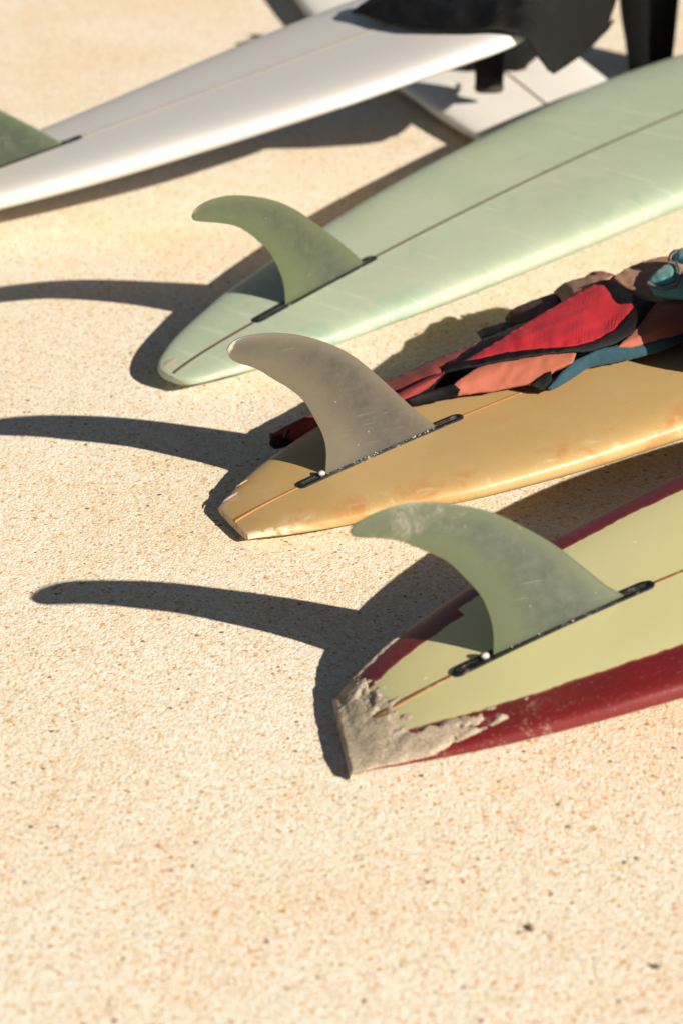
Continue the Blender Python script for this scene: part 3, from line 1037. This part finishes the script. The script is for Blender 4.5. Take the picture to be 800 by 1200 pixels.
# chest
sp('chest_panel', [(538, 424.5, .130), (560, 411, .136), (592, 392, .144), (640, 363, .157), (680, 340, .165), (703, 329, .170), (714, 336, .170), (728, 350, .169), (752, 354, .171), (745, 363, .169), (726, 385, .162), (700, 398, .156), (672, 406, .151), (640, 408, .147), (600, 412, .143), (560, 420, .136)],
   M['np_red'], puff=.007, thick=.006, edge=20, wr=(.0035, 15, (1, 1, 1)), spacing=4, folds=(.0011, 1.1, 7, 40))
sp('piping', [(517, 428, .126), (530, 424.5, .132), (560, 419, .139), (600, 410.5, .146), (640, 406.5, .150), (672, 405, .154), (700, 397, .159), (724, 384, .165), (738, 365, .171), (748, 352, .174), (769, 353, .172), (758, 370, .165), (742, 390, .157), (720, 404, .149), (692, 412, .147), (672, 413, .1465), (640, 414, .1465), (590, 422, .1415), (545, 431, .130), (519, 437.5, .120)],
   M['np_black'], puff=.003, edge=8, spacing=5)
sp('piping', [(519, 429, .127), (545, 411.5, .133), (572, 395, .138), (598, 388, .142), (600, 392, .146), (580, 402, .142), (556, 416, .137), (535, 426, .132)], M['np_black'], puff=.003, edge=8, spacing=5)
sp('neck_trim', [(690, 333, .170), (702, 327.5, .172), (717, 326, .172), (735, 338, .172), (750, 349, .172), (768, 353, .173), (753, 358, .172), (736, 359, .170), (722, 355, .170), (714, 346, .171), (708, 334, .172)], M['np_black'], puff=.003, edge=8, spacing=4)
# back half, folded beyond the chest
sp('back_panel', [(716, 325.5, .168), (724, 319, .167), (737, 311, .165), (756, 304, .165), (778, 299, .166), (802, 299, .172), (820, 320, .182), (805, 346, .178), (775, 353, .174), (760, 351, .170), (738, 340, .170)], M['np_tan'], puff=.010, thick=.010, edge=16, folds=(.004, .3, 40, 13))
sp('hip_panel', [(767, 353.5, .171), (800, 352, .174), (840, 348, .182), (840, 382, .157), (800, 390, .150), (762, 402, .146), (738, 408.5, .144), (722, 406, .149), (741, 388, .158), (755, 370, .166)], M['np_salmon'], puff=.009, thick=.010, edge=14, folds=(.004, -.35, 55, 12))
sp('lining_edge', [(641, 455, .114), (655, 437, .128), (672, 422, .137), (700, 409, .147), (733, 402, .149), (765, 397, .147), (800, 387, .149), (840, 377, .150), (840, 389, .141), (800, 402, .137), (770, 414, .132), (740, 422, .127), (710, 428, .123), (690, 432, .120), (675, 442, .115), (660, 452, .111), (645, 459, .108)],
   M['np_blue'], puff=.007, thick=.008, edge=6, spacing=4, wr=(.004, 60, (1, 1, 1)), folds=(.004, -.30, 60, 5))
# teal cuff folded over on itself
sp('teal_fold', [(757, 331, .184), (762, 322, .189), (775, 311, .196), (788, 305, .200), (792, 312, .203), (794, 322, .200), (790, 330, .195), (775, 334, .190), (764, 333, .186)], M['np_teal'], puff=.008, thick=.005, edge=8, spacing=4)
sp('teal_fold', [(782, 303, .196), (784, 296, .200), (790, 292, .206), (806, 288, .214), (840, 288, .220), (840, 312, .220), (806, 309, .212), (792, 307, .204)], M['np_teal'], puff=.010, thick=.005, edge=8, spacing=4)
sp('teal_fold', [(757, 333, .186), (772, 336, .192), (792, 331, .198), (798, 318, .206), (806, 309, .210), (840, 312, .216), (840, 352, .190), (806, 352, .182), (785, 351, .179), (766, 347, .180)], M['np_teal'], puff=.012, thick=.005, edge=9, spacing=4, wr=(.006, 40, (1, 1, 1)))
for rows in ([(756, 333, .190), (758, 328, .1915), (766, 333, .1925), (778, 335.5, .1965), (790, 331, .2005), (795, 322, .2065), (797, 323, .2065), (793, 333, .2015), (779, 338.5, .1965), (766, 336, .1925)],
             [(789, 305, .2065), (793, 306, .2085), (797, 316, .2085), (796.5, 323, .2065), (793.5, 322, .2055), (792.5, 312, .2065)],
             [(781, 304, .2005), (783, 296, .2045), (789, 291.5, .2105), (792, 293, .2125), (786, 298, .2065), (784.5, 304, .2025)]):
    sp('hem', rows, M['np_hem'], puff=.0015, thick=.004, edge=4, spacing=3, wr=(0, 1, (1, 1, 1)))


def on_B(x, y):
    s, v, _ = bB.local((x, y, 0))
    w = float(bB.w(min(max(s, 0), 2.39)))
    return bB.top(s, v) + .002 if abs(v) < w and 0 < s < 2.39 else .002


bc = bB.world(.87, -.13, .176)  # unseen bundle, made up past the right edge to shade the suit
blob('shade_bundle', tuple(bc), (.183, .098, .104), M['np_salmon'], suit, tuple(WO), rz=bB.hd, amp=.07, floor=on_B, seed=1.3)

# ------------------------------------------------------------------ black wetsuit over the raised nose


def on_D(px, py, lift=.016):
    z = .2
    for _ in range(25):
        s, v, _z = bD.local(at_z(px, py, z))
        w = float(bD.w(min(max(s, 0), 1.27)))
        z = .5 * z + .5 * (bD.top(min(max(s, 0), 1.27), max(-w, min(w, v))) + lift)
    return (px, py, at_z(px, py, z))


def yy(a, b, y):
    return (a, b, at_y(a, b, y))


KO = at_z(600, 60, .06)
KO[1] += .1
KO = at_y(600, 40, 5.0)
KO[2] = .062
black = thing('wetsuit', 'black wetsuit draped over the raised nose of the white surfboard', 'wetsuit', tuple(KO))
panel('body', [on_D(408, 14), on_D(430, 19), on_D(450, 26), on_D(480, 31), on_D(520, 32.5), on_D(560, 33.5), on_D(590, 35.5), on_D(604, 38), yy(614, 41, 4.19), yy(620, 48, 4.20), yy(632, 68, 4.27), yy(644, 84, 4.36), yy(650, 87, 4.40),
               yy(662, 79, 4.50), yy(688, 60, 4.56), yy(712, 34, 4.62), yy(722, 5, 4.60), yy(725, -14, 4.60), yy(660, -14, 4.38), yy(610, -14, 4.28), on_D(560, -12, .03), on_D(500, -12, .03), on_D(440, -8, .03)],
      M['np_black'], black, puff=.020, edge=45, spacing=6, thick=.006, wr=(.016, 11, (1.6, 1, 1)), origin=KO, folds=(.007, .6, 34, 90))
panel('seam_edge', [yy(648, 88, 4.45), yy(662, 80, 4.49), yy(689, 60.5, 4.55), yy(714, 34, 4.61), yy(720, 22, 4.64), yy(716, 22, 4.64), yy(708, 35, 4.60), yy(685, 58, 4.54), yy(660, 75, 4.48), yy(650, 80, 4.45)],
      M['np_black'], black, puff=.006, edge=4, spacing=5, thick=.005, wr=(.004, 50, (1, 1, 1)), origin=KO)


def hanging(name, rows, y, mat, parent, origin, flat=.45, n=20):
    """limb of the suit hanging straight down, flattened tube; rows = (left px, right px, py)"""
    vs_, fs = [], []
    for i, (l, r, py) in enumerate(rows):
        a, b = at_y(l, py, y), at_y(r, py, y)
        c = (a + b) / 2
        rad = np.linalg.norm(b - a) / 2
        for j in range(n):
            t = 2 * math.pi * j / n
            k = 1 + .10 * noise.noise(Vector((math.cos(t) * 1.5, math.sin(t) * 1.5, i * .9 + l)))
            vs_.append(tuple(c + np.array([rad * math.cos(t), rad * flat * k * math.sin(t), 0]) - origin))
        if i:
            for j in range(n):
                k = (j + 1) % n
                fs.append(((i - 1) * n + j, (i - 1) * n + k, i * n + k, i * n + j))
    fs.append(tuple(range((len(rows) - 1) * n, len(rows) * n)))
    return link_mesh(name, vs_, fs, mat, parent)


hanging('arm', [(550, 594, 28), (552, 593, 50), (554, 591, 70), (556, 590, 86), (556, 589, 100)], 4.74, M['np_black'], black, KO)
M['np_cuff'] = mat_neoprene('worn_cuff_tape', (.05, .038, .022), .4, .2)
hanging('cuff', [(555.5, 589.5, 99), (555, 590, 101), (555.5, 589.5, 106), (558, 587, 108)], 4.74, M['np_cuff'], black, KO)
hanging('leg', [(718, 800, -40), (724, 796, -10), (727, 793, 20), (732, 790, 50), (735, 787, 75), (738, 784, 100)], 5.08, M['np_black'], black, KO)
hanging('leg', [(806, 980, -60), (808, 970, 0), (810, 960, 40), (812, 950, 75), (814, 940, 105)], 5.00, M['np_black'], black, KO)  # unseen second leg, added wide beyond the frame to shade the ground


def on_E(x, y):
    s, v, _ = bE.local((x, y, 0))
    w = float(bE.w(min(max(s, 0), 2.1)))
    return bE.top(s, v) + .002 if abs(v) < w and 0 < s < 2.1 else .004


blob('folded_body', (.33, 5.02, .20), (.13, .09, .15), M['np_black'], black, tuple(KO), rz=.5, floor=on_E, seed=2.2)

# ------------------------------------------------------------------ loose bits on the paving


def bit(name, px, py, size, mat, label, cat, seed):
    c = at_z(px, py, .003)
    bm = bmesh.new()
    bmesh.ops.create_icosphere(bm, subdivisions=2, radius=1)
    a = random.uniform(0, 3.1)
    for v in bm.verts:
        k = 1 + .3 * noise.noise(v.co * 1.7 + Vector((seed, 0, 0)))
        x, y, z = v.co.x * size[0] * k, v.co.y * size[1] * k, v.co.z * size[2] * k
        v.co = Vector((x * math.cos(a) - y * math.sin(a), x * math.sin(a) + y * math.cos(a), z + size[2] * .7))
    me = bpy.data.meshes.new(name)
    bm.to_mesh(me)
    bm.free()
    me.polygons.foreach_set('use_smooth', [True] * len(me.polygons))
    me.materials.append(mat)
    o = bpy.data.objects.new(name, me)
    o.location = (c[0], c[1], 0)
    C.objects.link(o)
    return tag(o, label, cat)


M['chipwood'] = mat_plain('weathered_chip', (.38, .29, .19), .85, .4, 200, .4, .2)
M['dark_stone'] = mat_plain('dark_pebble', (.20, .17, .13), .7, .4, 200, .4, .3)
bit('wood_chip', 622, 1086, (.0075, .0032, .0018), M['chipwood'], 'brown wood chip alone on the open paving', 'wood chip', 1.0)
bit('pebble', 769, 1131, (.0042, .0032, .002), M['dark_stone'], 'dark grey pebble lying loose on the open paving', 'pebble', 2.0)
